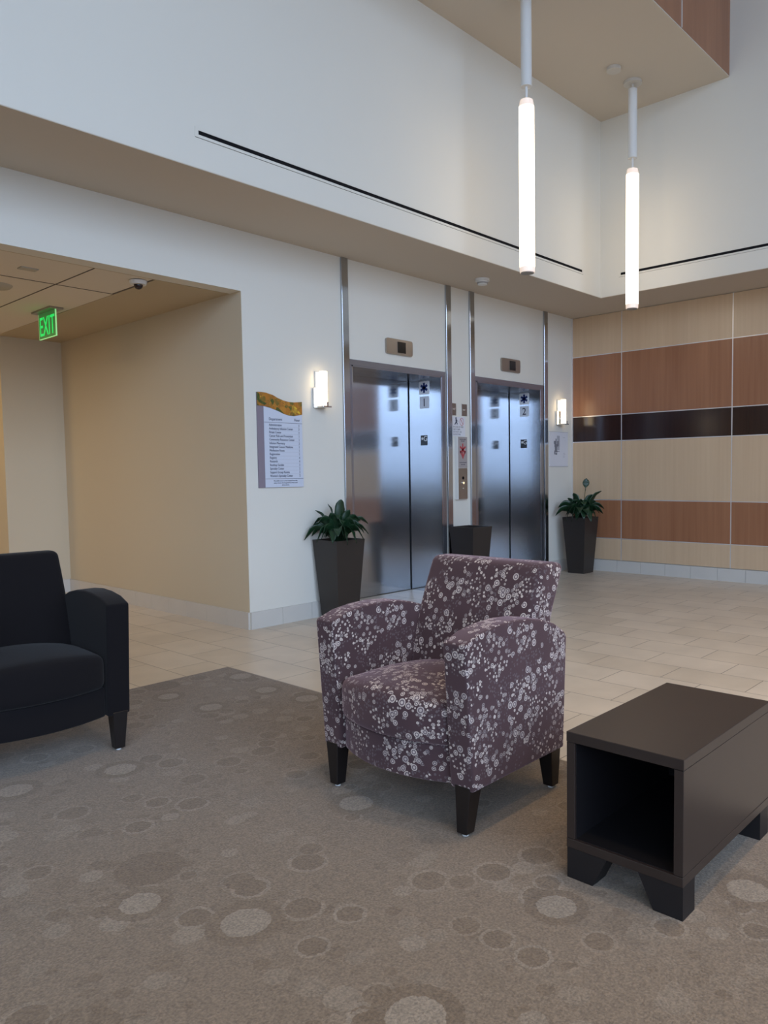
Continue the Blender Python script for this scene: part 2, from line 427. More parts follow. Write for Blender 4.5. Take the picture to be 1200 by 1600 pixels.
def text(name, s, size, m_, parent, loc, rot, align='LEFT', depth=.0006, squash=1.0):
    cu = bpy.data.curves.new(name, 'FONT'); cu.body = s; cu.size = size; cu.align_x = align; cu.extrude = depth
    to = bpy.data.objects.new(name+'_tmp', cu); C.objects.link(to)
    bpy.context.view_layer.update()
    me = bpy.data.meshes.new_from_object(to.evaluated_get(bpy.context.evaluated_depsgraph_get()))
    bpy.data.objects.remove(to); me.materials.clear(); me.materials.append(m_)
    o = bpy.data.objects.new(name, me); C.objects.link(o); o.parent = parent; o.location = loc; o.rotation_euler = rot; o.scale = (squash, 1, 1)
    return o
def join_text(name, items, m_, parent, rot):
    """several strings as ONE mesh part: items = (string, size, loc, align, squash)"""
    bm = bmesh.new()
    for s, size, loc, al, sq in items:
        o = text('t', s, size, m_, None, loc, rot, al, squash=sq)
        bpy.context.view_layer.update()
        me = o.data.copy(); me.transform(o.matrix_world); bm.from_mesh(me)
        bpy.data.objects.remove(o)
    me = bpy.data.meshes.new(name); bm.to_mesh(me); bm.free(); me.materials.append(m_)
    o = bpy.data.objects.new(name, me); C.objects.link(o); o.parent = parent
    return o

# ------------------------------------------------------------------ setting
D, X = 5.012, 8.164            # elevator wall plane, wood wall plane
XE, ZD, ZS, ZC = 3.437, 2.593, 3.047, 4.872
YB, XB = 4.195, 7.40           # faces of the upper walls
O1, O2, ZH, YD = (4.534, 5.713), (6.266, 7.441), 2.143, 5.43

struct(bx('floor', (-9, -8, -.3), (9, 13, 0), M['tile']))
cp = bx('carpet', (-5.3, -6.3, .0), (2.645, 4.115, .009), M['carpet'])
tag(cp, 'beige carpet with tone on tone circles laid into the tile floor', 'carpet')
T = .62
struct(boxes('wall_back', [
    ((-5.6, D, 0), (0.2, D+T, ZS)), ((0.2, D, ZD), (XE, D+.14, ZS)), ((XE, D, 0), (O1[0], D+T, ZS)),
    ((O1[0], D, ZH), (O1[1], D+T, ZS)), ((O1[1], D, 0), (O2[0], D+T, ZS)), ((O2[0], D, ZH), (O2[1], D+T, ZS)),
    ((O2[1], D, 0), (X+.3, D+T, ZS))], M['paint']))
struct(bx('wall_upper_back', (-5.6, YB, ZS), (XB, D+T+.2, 7.6), M['paint']))
wr = struct(bx('wall_right', (X, YF, 0), (X+.3, D, ZS), M['paint']))
struct(bx('wall_upper_right', (XB, YF, ZS), (X+.3, D+T+.2, 7.6), M['paint']))
# soffit lining boards under both upper walls
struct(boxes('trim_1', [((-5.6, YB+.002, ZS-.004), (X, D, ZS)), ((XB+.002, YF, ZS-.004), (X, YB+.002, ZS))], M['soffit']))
# upper ceiling above the lift lobby with its wood fascia, and the taller atrium ceiling
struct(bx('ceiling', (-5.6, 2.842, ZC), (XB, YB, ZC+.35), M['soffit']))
fa = struct(bx('wall_fascia', (-5.6, 2.84, ZC+.012), (XB, 2.95, 7.6), M['red_wood']))
bx('metal_strip', (6.336, 2.834, ZC+.012), (6.350, 2.842, 7.4), M['alu'], fa)
bx('metal_strip', (5.05, 2.834, ZC+.012), (5.064, 2.842, 7.4), M['alu'], fa)
struct(bx('ceiling_atrium', (-5.6, YF, ZT), (X+.3, 2.95, ZT+.2), M['paint']))

# wood panelling on the right wall: every panel, every strip
yv = [D, 4.346, 3.06, 1.774, .488, -.8, -2.1, -3.4, -4.7, YF]
bands = [(.138, .397, 'cream_wood'), (.397, .854, 'red_wood'), (.854, 1.550, 'cream_wood'), (1.550, 1.855, 'dark_wood'), (1.855, 2.572, 'red_wood'), (2.572, ZS-.004, 'cream_wood')]
for y1, y0 in zip(yv, yv[1:]):
    for z0, z1, mm in bands:
        pn = bx('wall_panel', (X-.018, y0+.006, z0+.005), (X, y1-.006, z1-.005), M[mm], wr)
        pn['label'] = {'cream_wood': 'light maple panel', 'red_wood': 'reddish brown wood panel', 'dark_wood': 'glossy dark espresso panel'}[mm]
    bx('vertical_strip', (X-.016, y1-.007, .138), (X-.001, y1+.007, ZS-.004), M['alu'], wr) if y1 != D else bx('vertical_strip', (X-.030, y1-.014, .138), (X-.001, y1-.001, ZS-.004), M['alu'], wr)
for z in (.397, .854, 1.550, 1.855, 2.572):
    bx('horizontal_strip', (X-.0165, YF, z-.006), (X-.001, D, z+.006), M['alu'], wr)

def base_tiles(name, p0, p1, n_, h=.134, t=.014, step=.30):
    """row of base tiles from p0 to p1 (floor plan), protruding along n_"""
    p0 = Vector((*p0, 0)); p1 = Vector((*p1, 0)); d = (p1-p0); L = d.length; d.normalize(); nv = Vector((*n_, 0))*t
    bm = bmesh.new(); s = 0
    while s < L-1e-4:
        e_ = min(L, s+step)
        a = p0+d*(s+.0012); b = p0+d*(e_-.0012)
        prism(bm, [a, b, b+nv, a+nv], (0, 0, h)); s = e_
    return struct(link(name, bm, M['base']))
base_tiles('baseboard_right', (X-.004, D-.016), (X-.004, YF), (-1, 0), h=.136, t=.02)
base_tiles('baseboard_back', (XE+.0, D-.0005), (4.432, D-.0005), (0, -1))
base_tiles('baseboard_lift', (5.87, D-.0005), (6.155, D-.0005), (0, -1))
base_tiles('baseboard_corner', (7.60, D-.0005), (X-.026, D-.0005), (0, -1))
base_tiles('baseboard_corridor', (XE-.0025, D), (XE-.0025, 8.24), (-1, 0))
base_tiles('baseboard_corridor_end', (2.85, 8.2395), (XE-.015, 8.2395), (0, -1))

# corridor
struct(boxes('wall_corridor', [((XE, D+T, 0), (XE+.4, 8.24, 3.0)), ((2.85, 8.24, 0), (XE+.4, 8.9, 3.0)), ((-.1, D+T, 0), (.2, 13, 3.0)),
    ((.2, 12.2, 0), (4.5, 12.5, 3.0)), ((4.2, 8.9, 0), (4.5, 12.2, 3.0)), ((XE-.003, D+.0005, .0), (XE, D+T, ZD))], M['corrdim']))
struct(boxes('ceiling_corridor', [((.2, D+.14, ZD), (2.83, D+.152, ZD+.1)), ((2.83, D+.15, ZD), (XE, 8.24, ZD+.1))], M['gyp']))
ct = struct(bx('ceiling_tiles', (.2, D+.15, ZD+.004), (2.83, 12.2, ZD+.06), M['acoustic']))
struct(bx('ceiling_corridor_end', (2.83, 8.9, ZD+.004), (4.2, 12.2, ZD+.06), M['acoustic']))
gl_ = [((x-.004, D+.15, ZD+.001), (x+.004, 12.2, ZD+.006)) for x in (2.40, 1.19)] + [((.2, y-.004, ZD+.001), (2.83, y+.004, ZD+.006)) for y in (5.80, 8.24, 9.46)]
gl_ += [((2.815, D+.15, ZD+.001), (2.827, 5.80, ZD+.006))]
boxes('ceiling_grid', gl_, M['grid'], ct)

# window walls out of view: sill, head, piers and mullions around open glazing
def window_wall(name, idx, axis, c, a0, a1, z0, z1, step):
    lst = []
    def P(u, z, dpt): return (c+dpt, u, z) if axis == 0 else (u, c+dpt, z)
    s = -1
    lst.append((P(a0, 0, -.15), P(a1, z0, 0))); lst.append((P(a0, z1, -.15), P(a1, 7.6, 0)))
    wl = struct(boxes(name, [(tuple(map(min, p, q)), tuple(map(max, p, q))) for p, q in lst], M['paint']))
    fr = []; u = a0
    while u <= a1+.01:
        fr.append((P(u-.03, z0, -.12), P(u+.03, z1, 0))); u += step
    for z in (z0+.03, 2.6, 4.9, z1-.03): fr.append((P(a0, z-.03, -.12), P(a1, z+.03, 0)))
    wn = struct(boxes('window_%d' % idx, [(tuple(map(min, p, q)), tuple(map(max, p, q))) for p, q in fr], M['mull']))
    a = P(a0, z0, -.07); b = P(a1, z1, -.064)
    bx('pane', tuple(map(min, a, b)), tuple(map(max, a, b)), M['glass'], wn)
window_wall('wall_left', 1, 0, XL, YF, -1.0, .85, 7.1, 1.375)
struct(bx('wall_left_solid', (XL-.15, -1.0, 0), (XL, YB, 7.6), M['paint']))
window_wall('wall_front', 2, 1, YF, XL, 4.1, .85, 7.1, 1.6)
struct(bx('wall_front_right', (4.1, YF-.2, 0), (X+.3, YF, 7.6), M['paint']))
struct(bx('wall_left_back', (XL-.15, YB, 0), (XL, D+T, 3.05), M['paint']))

# full-height stainless strips beside the lifts
for i, (a, b) in enumerate(((4.433, 4.505), (5.790, 5.862), (6.160, 6.232), (7.515, 7.587))):
    o = struct(bx('trim_%d' % (i+2), (a, D-.022, 0), (b, D+.0, ZS-.004), M['steel'], bev=.002, seg=1))

# ------------------------------------------------------------------ lifts
def star(bm, c, r, w_, mkpt, depth):
    """six armed star of life outline from three crossed bars"""
    for k_ in range(3):
        a = k_*math.pi/3 + math.pi/2
        dx, dy = math.cos(a), math.sin(a); nx, ny = -dy, dx
        pts = [(c[0]+dx*r*s1+nx*w_*s2, c[1]+dy*r*s1+ny*w_*s2) for s1, s2 in ((-1, -1), (1, -1), (1, 1), (-1, 1))]
        prism(bm, [mkpt(*p) for p in pts], depth)
def make_lift(dx, number, label):
    # local origin: centre of the opening on the floor, wall plane
    cx = (O1[0]+O1[1])/2; hw = (O1[1]-O1[0])/2
    t = thing('elevator', label, 'elevator', (cx+dx, D, 0), 0, 'lifts in the cream wall')
    dd = YD-D
    # frame faces
    fr = boxes('door_frame', [((-hw-.05, -.014, 0), (-hw, .0, ZH)), ((hw, -.014, 0), (hw+.06, 0, ZH)), ((-hw-.05, -.014, ZH), (hw+.06, 0, ZH+.050))], M['steel_dark'], t, bev=.0015, seg=1)
    # reveals inside the recess
    boxes('jamb', [((-hw, -.014, 0), (-hw+.012, dd, ZH))], M['steel'], t)
    boxes('jamb', [((hw-.012, -.014, 0), (hw, dd, ZH))], M['steel'], t)
    bx('head_lining', (-hw, -.014, ZH-.012), (hw, dd, ZH), M['steel_dark'], t)
    # two sliding panels, slow one set a little deeper
    bx('door_panel', (-hw+.012, dd+.0, .006), (.079, dd+.03, ZH-.012), M['steel'], t)
    bx('door_panel', (.081, dd+.006, .006), (hw-.019, dd+.03, ZH-.012), M['steel'], t)
    bx('shaft_gap', (-hw+.012, dd+.031, 0), (hw-.012, dd+.05, ZH), M['slot'], t)
    bx('threshold', (-hw+.012, dd-.014, 0), (hw-.012, dd+.03, .003), M['grid'], t)
    bx('dark_gap_strip', (hw-.020, dd+.001, .0), (hw-.012, dd+.02, ZH-.012), M['slot'], t)  # black strip added to draw the dark gap at the jamb
    # badges on the right jamb, facing -x; picture-right is -y
    xf = hw-.0125
    yo = D
    def badge(nm, y0, y1, z0, z1, m_, r=.012):
        bm = bmesh.new(); pts = []
        for (cy_, cz_, a0_) in ((y1-r, z1-r, 0), (y0+r, z1-r, 90), (y0+r, z0+r, 180), (y1-r, z0+r, 270)):
            for k_ in range(5):
                a = R(a0_+k_*22.5); pts.append((xf, cy_+r*math.cos(a)-yo, cz_+r*math.sin(a)))
        prism(bm, pts, (-.003, 0, 0)); return link(nm, bm, m_, t)
    b1 = badge('star_plate', 5.150, 5.285, 1.985, 2.115, M['badge'])
    bm = bmesh.new(); star(bm, (5.2175-yo, 2.05), .050, .0125, lambda a, b: (xf-.0032, a, b), (-.001, 0, 0)); link('star_emblem', bm, M['blue'], b1)
    b2 = badge('number_plate', 5.155, 5.280, 1.845, 1.965, M['numbadge'])
    rot = (R(90), 0, R(-90))
    text('number', number, .115, M['ink'], b2, (xf-.0034, 5.2175-yo, 1.866), rot, 'CENTER')
    b3 = badge('floor_plate', 5.185, 5.272, 1.478, 1.578, M['darkbadge'], .004)
    bm = bmesh.new(); star5 = []
    for k_ in range(10):
        a = math.pi/2+k_*math.pi/5; r_ = .020 if k_ % 2 == 0 else .009
        star5.append((xf-.0033, 5.249-yo+r_*math.cos(a), 1.545+r_*math.sin(a)))
    prism(bm, star5, (-.001, 0, 0)); link('star_mark', bm, M['badge'], b3)
    text('floor_letter', 'G', .072, M['badge'], b3, (xf-.0036, 5.207-yo, 1.520), rot, 'CENTER')
    return t
make_lift(0, '1', 'left of the two stainless steel elevators, its jamb badge reading 1')
make_lift(1.730, '2', 'right of the two stainless steel elevators, its jamb badge reading 2')

def indicator(x0, x1, z0, z1, label):
    t = thing('floor_indicator', label, 'floor indicator', ((x0+x1)/2, D, (z0+z1)/2), 0, 'floor indicators above the lift doors')
    hw = (x1-x0)/2; hh = (z1-z0)/2; r = .02
    bm = bmesh.new(); pts = []
    for (cx_, cz_, a0_) in ((hw-r, hh-r, 0), (-hw+r, hh-r, 90), (-hw+r, -hh+r, 180), (hw-r, -hh+r, 270)):
        for k_ in range(5):
            a = R(a0_+k_*22.5); pts.append((cx_+r*math.cos(a), 0, cz_+r*math.sin(a)))
    prism(bm, pts, (0, -.022, 0)); link('plate', bm, M['steel_plate'], t, smooth=40)
    bx('display', (-.030, -.026, -.052), (.075, -.0215, .048), M['display'], t)
indicator(4.955, 5.300, 2.290, 2.430, 'steel floor indicator plate with dark display above elevator 1')
indicator(6.695, 7.035, 2.290, 2.430, 'steel floor indicator plate with dark display above elevator 2')

# call station between the lifts
for (x0, x1, lb) in ((5.866, 5.945, 'small steel key switch plate nearer to elevator 1'), (6.030, 6.118, 'small steel key switch plate nearer to elevator 2')):
    t = thing('key_switch', lb, 'key switch', ((x0+x1)/2, D, 1.835), 0, 'key switches between the lifts')
    w_ = (x1-x0)/2
    bx('plate', (-w_, -.004, -.060), (w_, 0, .060), M['steel_plate'], t, bev=.001, seg=1)
    cyl('key_cylinder', (0, -.004, 0), (0, -.016, 0), .012, M['chrome'], t)
t = thing('fire_notice', 'white paper fire notice with running figure and flame between the elevators', 'sign', (5.985, D, 1.665))
bx('sheet', (-.100, -.003, -.098), (.100, 0, .098), M['paper'], t)
join_text('notice_text', [('IN CASE OF FIRE', .024, (-.088, -.0034, -.012), 'LEFT', .9), ('USE STAIRS', .024, (-.088, -.0034, -.037), 'LEFT', .9), ('DO NOT USE', .024, (-.088, -.0034, -.062), 'LEFT', .9), ('ELEVATORS', .024, (-.088, -.0034, -.087), 'LEFT', .9)], M['mapink'], t, (R(90), 0, 0))
bm = bmesh.new()
add_cyl(bm, (-.045, -.003, .083), (-.045, -.0042, .083), .009, n=12)
for pts in ([(-.052, .072), (-.036, .074), (-.030, .046), (-.048, .044)], [(-.048, .048), (-.034, .046), (-.060, .016), (-.070, .020)], [(-.040, .048), (-.030, .046), (-.020, .024), (-.032, .018)], [(-.040, .072), (-.034, .070), (-.014, .052), (-.018, .048)]):
    prism(bm, [(a, -.003, b) for a, b in pts], (0, -.001, 0))
link('running_figure', bm, M['ink'], t)
bm = bmesh.new()
for k_ in range(28):
    a0_, a1_ = 2*math.pi*k_/28, 2*math.pi*(k_+1)/28
    q_ = lambda a, r_: (.045+r_*.75*math.cos(a), -.003, .050+r_*math.sin(a))
    prism(bm, [q_(a0_, .036), q_(a1_, .036), q_(a1_, .040), q_(a0_, .040)], (0, -.001, 0))
prism(bm, [(.024, -.003, .076), (.028, -.003, .079), (.067, -.003, .025), (.063, -.003, .022)], (0, -.001, 0))
link('prohibition_ring', bm, M['red'], t)
t = thing('call_station', 'tall grey elevator call panel with red evacuation diagram and lit button', 'call panel', (5.990, D, 1.245))
bx('housing', (-.074, -.040, -.318), (.074, 0, .318), M['white_metal'], t, bev=.002, seg=1)
bx('faceplate', (-.066, -.044, -.314), (.074, -.0395, .0), M['steel_plate'], t)
pc = bx('evacuation_placard', (-.066, -.044, .004), (.074, -.0395, .314), M['placard'], t)
bm = bmesh.new(); star(bm, (.004, .185), .062, .010, lambda a, b: (a*.8, -.0442, b), (0, -.001, 0))
prism(bm, [(-.046, -.0442, .175), (.004, -.0442, .090), (.054, -.0442, .175), (.036, -.0442, .175), (.004, -.0442, .115), (-.028, -.0442, .175)], (0, -.001, 0))
link('red_diagram', bm, M['red'], pc)
join_text('placard_text', [('IN CASE OF FIRE', .014, (.004, -.0446, .284), 'CENTER', .9), ('USE STAIRS', .012, (.004, -.0446, .268), 'CENTER', .9)], M['ink'], pc, (R(90), 0, 0))
join_text('placard_footer', [('DO NOT USE ELEVATOR', .011, (.004, -.0446, .052), 'CENTER', .9), ('USE EXIT STAIRS', .010, (.004, -.0446, .032), 'CENTER', .9)], M['ink'], pc, (R(90), 0, 0))
cyl('keyhole', (.004, -.044, -.100), (.004, -.0465, -.100), .016, M['slot'], t)
bt = cyl('call_button', (.004, -.044, -.150), (.004, -.052, -.150), .019, M['chrome'], t); cyl('lamp_lens', (.004, -.052, -.150), (.004, -.0545, -.150), .009, M['button'], bt)
cyl('key_cylinder', (.004, -.044, -.206), (.004, -.050, -.206), .009, M['chrome'], t)

# ------------------------------------------------------------------ sconces
def sconce(x, label):
    t = thing('wall_sconce', label, 'wall lamp', (x, D, 1.75), 0, 'wall sconces beside the lifts')
    bx('backplate', (-.062, -.020, .0), (.062, 0, .165), M['chrome'], t, bev=.003)
    bx('reflector', (-.038, -.016, .160), (.038, 0, .30), M['white_metal'], t, bev=.003)
    tray = bx('tray', (-.045, -.118, .0), (.045, -.015, .014), M['chrome'], t, bev=.003)
    bx('clip', (-.008, -.1215, .012), (.008, -.1165, .045), M['chrome'], tray)
    bm = bmesh.new(); pts = []
    for k_ in range(28):
        a = 2*math.pi*k_/28; pts.append((.034*math.cos(a), -.070+.030*math.sin(a), .015))
    prism(bm, pts, (0, 0, .283)); link('glass_shade', bm, M['sconce_glow'], t, smooth=40)
    return t
s1 = sconce(4.165, 'lit white glass wall sconce on chrome bracket left of elevator 1')
dup(s1, (4.165+3.675, D, 1.75), 'lit white glass wall sconce on chrome bracket right of elevator 2')

# ------------------------------------------------------------------ directory sign
t = thing('directory_sign', 'hospital department directory with wavy autumn leaf top beside the corridor opening', 'sign', (3.545, D, 1.10))
top = [(0, .743), (.04, .745), (.085, .742), (.15, .728), (.201, .706), (.252, .691), (.304, .683), (.358, .682), (.436, .691)]
bot = [(0, .640), (.061, .638), (.121, .627), (.197, .606), (.249, .587), (.301, .575), (.354, .573), (.433, .588)]
bm = bmesh.new(); prism(bm, [(x, 0, z) for x, z in top]+[(.436, 0, 0), (0, 0, 0)], (0, -.010, 0)); link('backing_board', bm, M['sign_mauve'], t)
bm = bmesh.new(); prism(bm, [(.060, -.010, .002)]+[(.060, -.010, .636)]+[(x, -.010, z-.002) for x, z in bot[2:]]+[(.436, -.010, .0)], (0, -.003, 0)); wp = link('text_panel', bm, M['sign_white'], t)
bm = bmesh.new(); prism(bm, [(x, -.010, z) for x, z in top]+[(.436, -.010, .588)]+[(x, -.010, z) for x, z in bot[::-1][1:]], (0, -.004, 0)); link('leaf_print', bm, M['leafphoto'], t)
rows = [('Administration', '3'), ('Ambulatory Infusion Center', '3'), ('Breast Center', '2'), ('Cancer Risk and Prevention', '1'), ('Community Resource Center', '1'), ('Infusion Pharmacy', '3'), ('Integrated Cancer Medicine', '1'), ('Meditation Room', '1'), ('Registration', '1'), ('Registry', '4'), ('Research', '4'), ('Rooftop Garden', '3'), ('Specialty Center', '2'), ('Support Group Rooms', '2'), ("Women's Specialty Center", '2')]
it = [('Department', .030, (.106, -.0136, .530), 'LEFT', .86), ('Floor', .030, (.410, -.0136, .530), 'RIGHT', .86)]
z0 = .486; dz = (z0-.084)/14
for i, (a, b) in enumerate(rows):
    it.append((a, .0255, (.106, -.0136, z0-i*dz), 'LEFT', .80)); it.append((b, .0255, (.404, -.0136, z0-i*dz), 'RIGHT', .80))
it += [('No public access to the hospital from this', .0150, (.255, -.0136, .048), 'CENTER', .92), ('entry. Access the hospital from Memorial', .0150, (.255, -.0136, .031), 'CENTER', .92), ('drive entries.', .0150, (.255, -.0136, .014), 'CENTER', .92)]
join_text('directory_text', it, M['ink'], wp, (R(90), 0, 0))
lst = [((.062, -.0138, .5125), (.434, -.013, .5150)), ((.062, -.0138, .0680), (.434, -.013, .0705))]
for p_ in lst: boxes('rule_line', [p_], M['ink'], wp)
boxes('row_lines', [((.106, -.0134, z0-i*dz-.0065), (.410, -.013, z0-i*dz-.0058)) for i in range(14)], M['mapink'], wp)

# floor plan sheet at the corner
t = thing('floor_plan_sheet', 'white floor plan sheet under the right hand wall sconce', 'sign', (7.640, D, 1.262))
bx('sheet', (0, -.005, 0), (.400, 0, .405), M['paper'], t)
def quadset(name, lst, m_, dep=.006):
    bm = bmesh.new()
    for x0, z0_, x1, z1_ in lst: add_box(bm, (x0, -dep, z0_), (x1, -.005, z1_))
    return link(name, bm, m_, t)
quadset('plan_light_area', [(.160, .315, .220, .362), (.165, .235, .222, .315), (.150, .190, .215, .235)], M['maplight'], .0055)
quadset('plan_dark_area', [(.092, .262, .150, .300), (.128, .300, .150, .325), (.105, .225, .165, .262), (.112, .185, .158, .225), (.100, .165, .170, .185), (.098, .140, .120, .165), (.125, .135, .160, .158), (.160, .235, .195, .300), (.165, .172, .215, .178)], M['mapink'], .0060)
for q_ in [(.295, .340, .335, .345), (.300, .152, .330, .156), (.300, .137, .345, .141), (.300, .120, .330, .124), (.300, .106, .325, .110)]: quadset('plan_caption', [q_], M['maplight'], .0058)
bx('holder_rail', (-.006, -.008, -.006), (.406, -.0, .0), M['maplight'], t)
bx('holder_rail', (-.006, -.008, .405), (.406, 0, .408), M['maplight'], t)

# ------------------------------------------------------------------ slot vents
def slot_vent(name, axis, a0, a1, label):
    t = thing(name, label, 'air vent', (0, 0, 0), 0, 'linear slot vents in the upper walls')
    def B(u0, u1, z0, z1, d0, d1):
        if axis == 'y': return ((u0, YB-d1, z0), (u1, YB-d0, z1))
        return ((XB-d1, u0, z0), (XB-d0, u1, z1))
    e_ = .022
    boxes('frame', [B(a0-e_, a1+e_, 3.268, 3.286, 0, .0035), B(a0-e_, a1+e_, 3.226, 3.243, 0, .0035), B(a0-e_, a0, 3.243, 3.268, 0, .0035), B(a1, a1+e_, 3.243, 3.268, 0, .0035)], M['paint'], t)
    boxes('slot', [B(a0, a1, 3.243, 3.268, 0, .0015)], M['slot'], t)
    boxes('shadow_gap', [B(a0-e_, a1+e_, 3.2240, 3.2256, 0, .0015)], M['grid'], t)
slot_vent('slot_vent', 'y', 2.606, 7.016, 'long black slot air vent on the upper wall above the elevators')
slot_vent('slot_vent', 'x', -4.0, 3.959, 'long black slot air vent on the upper wall above the wood panels')

# ------------------------------------------------------------------ pendants
def pendant(x, y, label):
    t = thing('pendant_light', label, 'pendant lamp', (x, y, 2.75), 0, 'tubular pendant lights')
    cyl('ceiling_canopy', (0, 0, ZC-2.75), (0, 0, ZC-2.75-.025), .085, M['ceilwhite'], t)
    cyl('stem', (0, 0, 2.03), (0, 0, ZC-2.75-.025), .011, M['ceilwhite'], t)
    cyl('upper_tube', (0, 0, 1.415), (0, 0, 2.05), .042, M['white_metal'], t, n=32)
    cyl('stem', (0, 0, 1.30), (0, 0, 1.415), .011, M['white_metal'], t)
    sh = cyl('lit_tube', (0, 0, .045), (0, 0, 1.262), .060, M['glow'], t, n=32)
    cyl('tube_shoulder', (0, 0, 1.262), (0, 0, 1.312), .060, M['glow_cap'], t, n=32, r1=.050)
    cyl('tube_end', (0, 0, .006), (0, 0, .045), .058, M['glow_cap'], t, n=32, r1=.060)
    cyl('end_cap', (0, 0, 0), (0, 0, .006), .052, M['cap'], t, n=32)
    return t
p1 = pendant(5.05, 3.51, 'nearer glowing white tube pendant lamp')
dup(p1, (6.86, 3.55, 2.75), 'farther glowing white tube pendant lamp toward the wood wall')

# ceiling devices
t = thing('smoke_detector', 'white smoke detector on the soffit above the elevators', 'smoke detector', (5.87, 4.60, ZS-.004))
cyl('base', (0, 0, 0), (0, 0, -.022), .068, M['white_metal'], t); cyl('sensor_head', (0, 0, -.022), (0, 0, -.055), .052, M['white_metal'], t, r1=.044)
cyl('sensor_grille', (0, 0, -.034), (0, 0, -.046), .0515, M['cap'], t)
o = cyl('ceiling_sensor', (6.513, 3.56, ZC), (6.513, 3.56, ZC-.03), .065, M['ceilwhite']); tag(o, 'round cream sensor on the high ceiling beside the farther pendant', 'sensor')
t = thing('dome_camera', 'small white dome security camera on the corridor ceiling', 'security camera', (2.76, 5.28, ZD))
cyl('housing', (0, 0, .0), (0, 0, -.026), .062, M['white_metal'], t, r1=.054)
bm = bmesh.new(); bmesh.ops.create_uvsphere(bm, u_segments=24, v_segments=14, radius=.031); bmesh.ops.translate(bm, verts=bm.verts[:], vec=(0, 0, -.028)); link('dome', bm, M['camglass'], t, smooth=True)
o = cyl('ceiling_speaker', (2.10, 6.13, ZD+.004), (2.10, 6.13, ZD-.012), .125, M['speaker'], r1=.110); tag(o, 'round grey speaker on the corridor ceiling tiles at the left edge', 'speaker')
o = bx('ceiling_plate', (2.045, 5.46, ZD-.004), (2.155, 5.53, ZD+.004), M['speaker']); tag(o, 'small rectangular plate on the corridor ceiling tile', 'cover plate')

# exit sign: green edge lit acrylic under a metal ceiling plate
t = thing('exit_sign', 'green edge-lit EXIT sign hanging from the corridor ceiling', 'exit sign', (2.71, 6.735, ZD))
bx('ceiling_plate', (-.055, -.19, -.012), (.055, .19, .004), M['steel_plate'], t, bev=.002, seg=1)
pa = bx('acrylic_panel', (-.005, -.165, -.222), (.005, .165, -.012), M['exit_glass'], t)
boxes('acrylic_edge', [((-.0054, -.165, -.226), (.0054, .165, -.222)), ((-.0054, -.168, -.226), (.0054, -.165, -.012)), ((-.0054, .165, -.226), (.0054, .168, -.012))], M['exit_edge'], pa)
text('exit_letters', 'EXIT', .225, M['exit_green'], pa, (-.0062, 0, -.200), (R(90), 0, R(-90)), 'CENTER', squash=.66)

